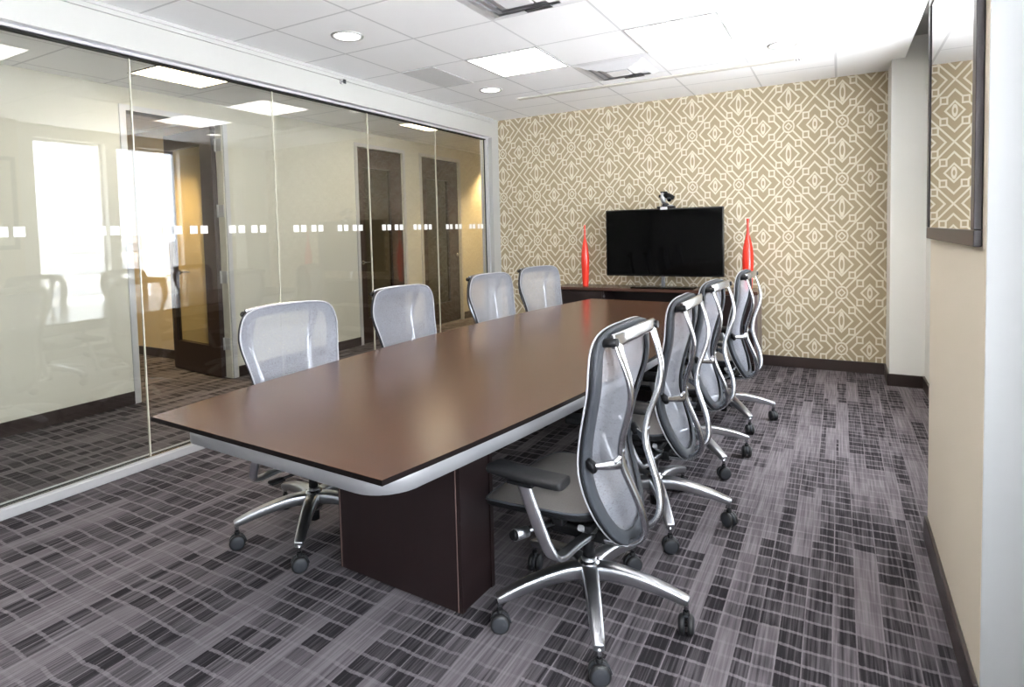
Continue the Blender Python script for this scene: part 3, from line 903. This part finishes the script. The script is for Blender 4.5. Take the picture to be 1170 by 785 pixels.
# television
tv = thing('television', 'black flat-screen television on a glass-necked stand on the credenza', 'television', (-1.52, 5.93, .74), math.radians(.5))
mb = MB(); mb.box(-.575, .575, -.018, .03, .118, .787, M['bezel'], .004, 2); mb.box(-.35, .35, .03, .055, .25, .6, M['bezel'], .01, 2); part('tv_body', mb, tv)
mb = MB(); mb.box(-.562, .562, -.0205, -.018, .138, .775, M['screen']); part('screen', mb, tv)
mb = MB(); mb.box(-.012, .012, -.0225, -.0205, .123, .128, M['caster']); part('status_light', mb, tv)
mb = MB(); mb.box(-.02, .02, .0, .02, .01, .16, M['chrome'], .003, 1); part('stand_neck', mb, tv)
mb = MB(); mb.box(-.30, .30, -.115, .125, 0, .013, M['screen'], .005, 2); part('stand_base', mb, tv)
# conference camera on the television
vc = thing('conference_camera', 'small black and silver pan-tilt conference camera on top of the television', 'camera', (-1.49, 5.935, 1.529))
mb = MB(); mb.box(-.075, .09, -.045, .04, 0, .018, M['black'], .004, 2); mb.box(-.04, .03, -.05, -.044, -.014, .012, M['alu_frame'], .002, 1); part('camera_base', mb, vc)
mb = MB(); mb.lathe([(.03, .018), (.034, .03), (.028, .045), (.02, .05)], 20, M['caster']); mb.box(.02, .075, -.02, .03, .016, .03, M['satin'], .006, 2); part('turret', mb, vc)
mb = MB(); mb.sweep([(-.01, .0, .045), (-.016, .0, .07), (-.02, 0, .11), (-.022, 0, .145), (-.024, 0, .158)], [(.03, .05), (.052, .066), (.056, .07), (.042, .06), (.02, .03)], (1, 0, 0), 20, M['satin'], sq=.9)
mb.cyl((-.05, 0, .118), (-.064, -.002, .12), .014, m=M['black']); mb.box(-.045, .02, -.02, .02, .150, .163, M['black'], .004, 2)
part('camera_arm', mb, vc)
mb = MB(); mb.sweep([(.0, -.01, .13), (.03, -.02, .12), (.065, -.03, .105), (.085, -.036, .096)], [(.05, .05), (.058, .058), (.05, .05), (.04, .04)], (0, 0, 1), 16, M['black'], sq=.8)
mb.cyl((.04, -.03, .095), (.055, -.07, .075), .022, .02, 20, M['caster']); mb.cyl((.0555, -.0705, .0748), (.056, -.072, .074), .015, .014, 20, M['screen'])
part('camera_head', mb, vc)
# red bottle vases
def vase(x, y, s, h, lab):
    t = thing('bottle_vase', lab, 'vase', (x, y, .74), 0, 'red bottle vases')
    k = h/.65
    pr = [(.001, 0), (.026*s, 0), (.030*s, .006), (.033*s, .05), (.038*s, .15), (.042*s, .25), (.042*s, .30), (.038*s, .37), (.029*s, .43), (.018*s, .485), (.010*s, .53), (.0085*s, .58), (.0075*s, .63), (.010*s, .65), (.006*s, .65), (.004*s, .60)]
    P = catmull([(r, 0, z*k) for r, z in pr], 3)
    mb = MB(); mb.lathe([(max(.0008, p.x), p.z) for p in P], 32, M['red'], cap=False); part('vase_body', mb, t)
vase(-2.345, 5.95, 1.0, .64, 'slim red bottle vase left of the television')
vase(-.735, 5.93, 1.18, .66, 'slim red bottle vase right of the television, behind the farthest chair')

# ------------------------------------------------------------------ picture on the pier
pc = thing('framed_picture', 'large glazed picture in a dark brown frame hanging on the near right pier', 'picture', (.33, 2.495, 1.276))
W2, HP, FD, FW = .495, .965, .02, .045
mb = MB()
for q in ((-W2, W2, 0, FW), (-W2, W2, HP-FW, HP), (-W2, -W2+FW, FW, HP-FW), (W2-FW, W2, FW, HP-FW)):
    mb.box(-FD, -.001, q[0], q[1], q[2], q[3], M['picframe'], .002, 1)
part('picture_frame', mb, pc)
mb = MB(); mb.box(-.012, -.010, -W2+FW, W2-FW, FW, HP-FW, M['mat']); part('picture_mat', mb, pc)
mb = MB(); mb.box(-.0125, -.012, -W2+FW+.09, W2-FW-.09, FW+.09, HP-FW-.09, M['art']); part('picture_print', mb, pc)
mb = MB(); mb.box(-.016, -.015, -W2+FW, W2-FW, FW, HP-FW, M['picglass']); part('picture_glass', mb, pc)

# ------------------------------------------------------------------ town outside the windows (seen as a reflection)
mb = MB(); mb.box(8, 1800, -900, 1800, -31, -30, M['snow'])
o = struct('ground_outside', mb)
def building(x, y, wx, wy, z1, fl, lab, grp=None):
    t = thing('building', lab, 'building', (x, y, -30), 0, grp)
    h = z1+30
    mb = MB(); mb.box(-wx/2, wx/2, -wy/2, wy/2, 0, h, M['concrete']); part('facade', mb, t)
    n = int(h/fl)
    mb = MB()
    for k in range(n):
        z = h-1.2-k*fl
        if z < 1: break
        mb.box(-wx/2-.15, -wx/2+.1, -wy/2+.5, wy/2-.5, z-fl*.42, z, M['band'])
    part('window_band', mb, t)
    mb = MB(); mb.box(-wx/5, wx/6, -wy/6, wy/5, h, h+1.4, M['concrete']); part('roof_plant', mb, t)
building(102, 53, 5, 15, 2.0, 3.4, 'long pale office block with horizontal window bands outside the left pane')
building(96, 66.5, 3, 5, .8, 3.2, 'narrow pale block with dark window bands outside the right pane')
rnd = random.Random(3)
for k in range(14):
    bx, by = 150+60*(k % 4)+rnd.uniform(0, 15), 60+55*(k//4)+30*(k % 4)+rnd.uniform(0, 12)
    building(bx, by, rnd.uniform(12, 28), rnd.uniform(12, 34), rnd.uniform(-24, -12), 4.0,
             'low pale building among others in the snowy town outside the windows', 'distant low buildings')

# ------------------------------------------------------------------ lights
def area(name, loc, rot, sx, sy, power, col, portal=False):
    l = bpy.data.lights.new(name, 'AREA'); l.shape = 'RECTANGLE'; l.size = sx; l.size_y = sy; l.energy = power; l.color = col
    if portal: l.cycles.is_portal = True
    o = bpy.data.objects.new(name, l); COL.objects.link(o); o.location = loc; o.rotation_euler = rot
    return o
for k, (a, b, s) in enumerate(WIN):
    area('window_portal', (XR+.17, (a+b)/2, 1.51), (0, PI/2, 0), 2.0, b-a, 1, (1, 1, 1), True)
# warm wall-washer at the corridor end
def spot(name, loc, power, col, rad=.06, size=1.9):
    l = bpy.data.lights.new(name, 'SPOT'); l.energy = power; l.color = col; l.shadow_soft_size = rad; l.spot_size = size; l.spot_blend = .8
    o = bpy.data.objects.new(name, l); COL.objects.link(o); o.location = loc
spot('corridor_lamp', (-4.75, 8.5, HC-.03), 70, (1, .68, .30))
spot('corridor_lamp', (-4.4, 7.3, HC-.03), 30, (1, .75, .42))
spot('office_lamp', (-6.2, 3.4, 2.5), 60, (1, .72, .36))
for x, y in ((-2.79, 2.97), (-2.785, 4.80), (-.36, 4.83)): spot('downlight_lamp', (x, y, H-.02), 18, (1, .86, .66))

w = bpy.data.worlds.new('sky'); SC.world = w; w.use_nodes = True
nt = w.node_tree; bg = nt.nodes['Background']
tc = nt.nodes.new('ShaderNodeTexCoord'); sp = nt.nodes.new('ShaderNodeSeparateXYZ'); nt.links.new(tc.outputs['Generated'], sp.inputs[0])
nz = noise(nt, tc.outputs['Generated'], 3, 3)
nt.links.new(mixc(nt, nz, (.84, .92, 1.0, 1), (.97, .985, 1.0, 1)), bg.inputs[0])
bg.inputs[1].default_value = 4.2

# added sun from behind the building, bounces off the snow to lift the ceiling
sl = bpy.data.lights.new('sun', 'SUN'); sl.energy = 27; sl.angle = .01; sl.color = (1, .97, .92)
so = bpy.data.objects.new('sun', sl); COL.objects.link(so)
so.rotation_euler = Vector((.55, .25, -.8)).to_track_quat('-Z', 'Y').to_euler()

# ------------------------------------------------------------------ camera
yaw, pitch, roll = -.5149, -.0507, -.0247
f, cx, cy = 683.2948, 572.8991, 297.941
cyw, syw, cp, spp, crr, srr = math.cos(yaw), math.sin(yaw), math.cos(pitch), math.sin(pitch), math.cos(roll), math.sin(roll)
F = Vector((syw*cp, cyw*cp, spp)); R0 = Vector((cyw, -syw, 0)); U0 = R0.cross(F)
R1 = crr*R0 + srr*U0; U1 = -srr*R0 + crr*U0
cam = bpy.data.cameras.new('camera'); co = bpy.data.objects.new('camera', cam); COL.objects.link(co)
co.matrix_world = Matrix(((R1.x, U1.x, -F.x, 0), (R1.y, U1.y, -F.y, 0), (R1.z, U1.z, -F.z, 1.351), (0, 0, 0, 1)))
cam.sensor_fit = 'HORIZONTAL'; cam.sensor_width = 36; cam.lens = 36*f/1170
cam.shift_x = -(cx-585)/1170; cam.shift_y = (cy-392.5)/1170
cam.clip_start = .05; cam.clip_end = 2000
SC.camera = co
SC.view_settings.view_transform = 'Standard'; SC.view_settings.look = 'None'
SC.view_settings.gamma = 1; SC.view_settings.use_curve_mapping = False
SC.view_settings.exposure = 1.68
c = SC.cycles
c.max_bounces = 10; c.diffuse_bounces = 5; c.glossy_bounces = 5; c.transparent_max_bounces = 24; c.transmission_bounces = 6
c.sample_clamp_indirect = 6; c.use_denoising = True; c.caustics_reflective = False
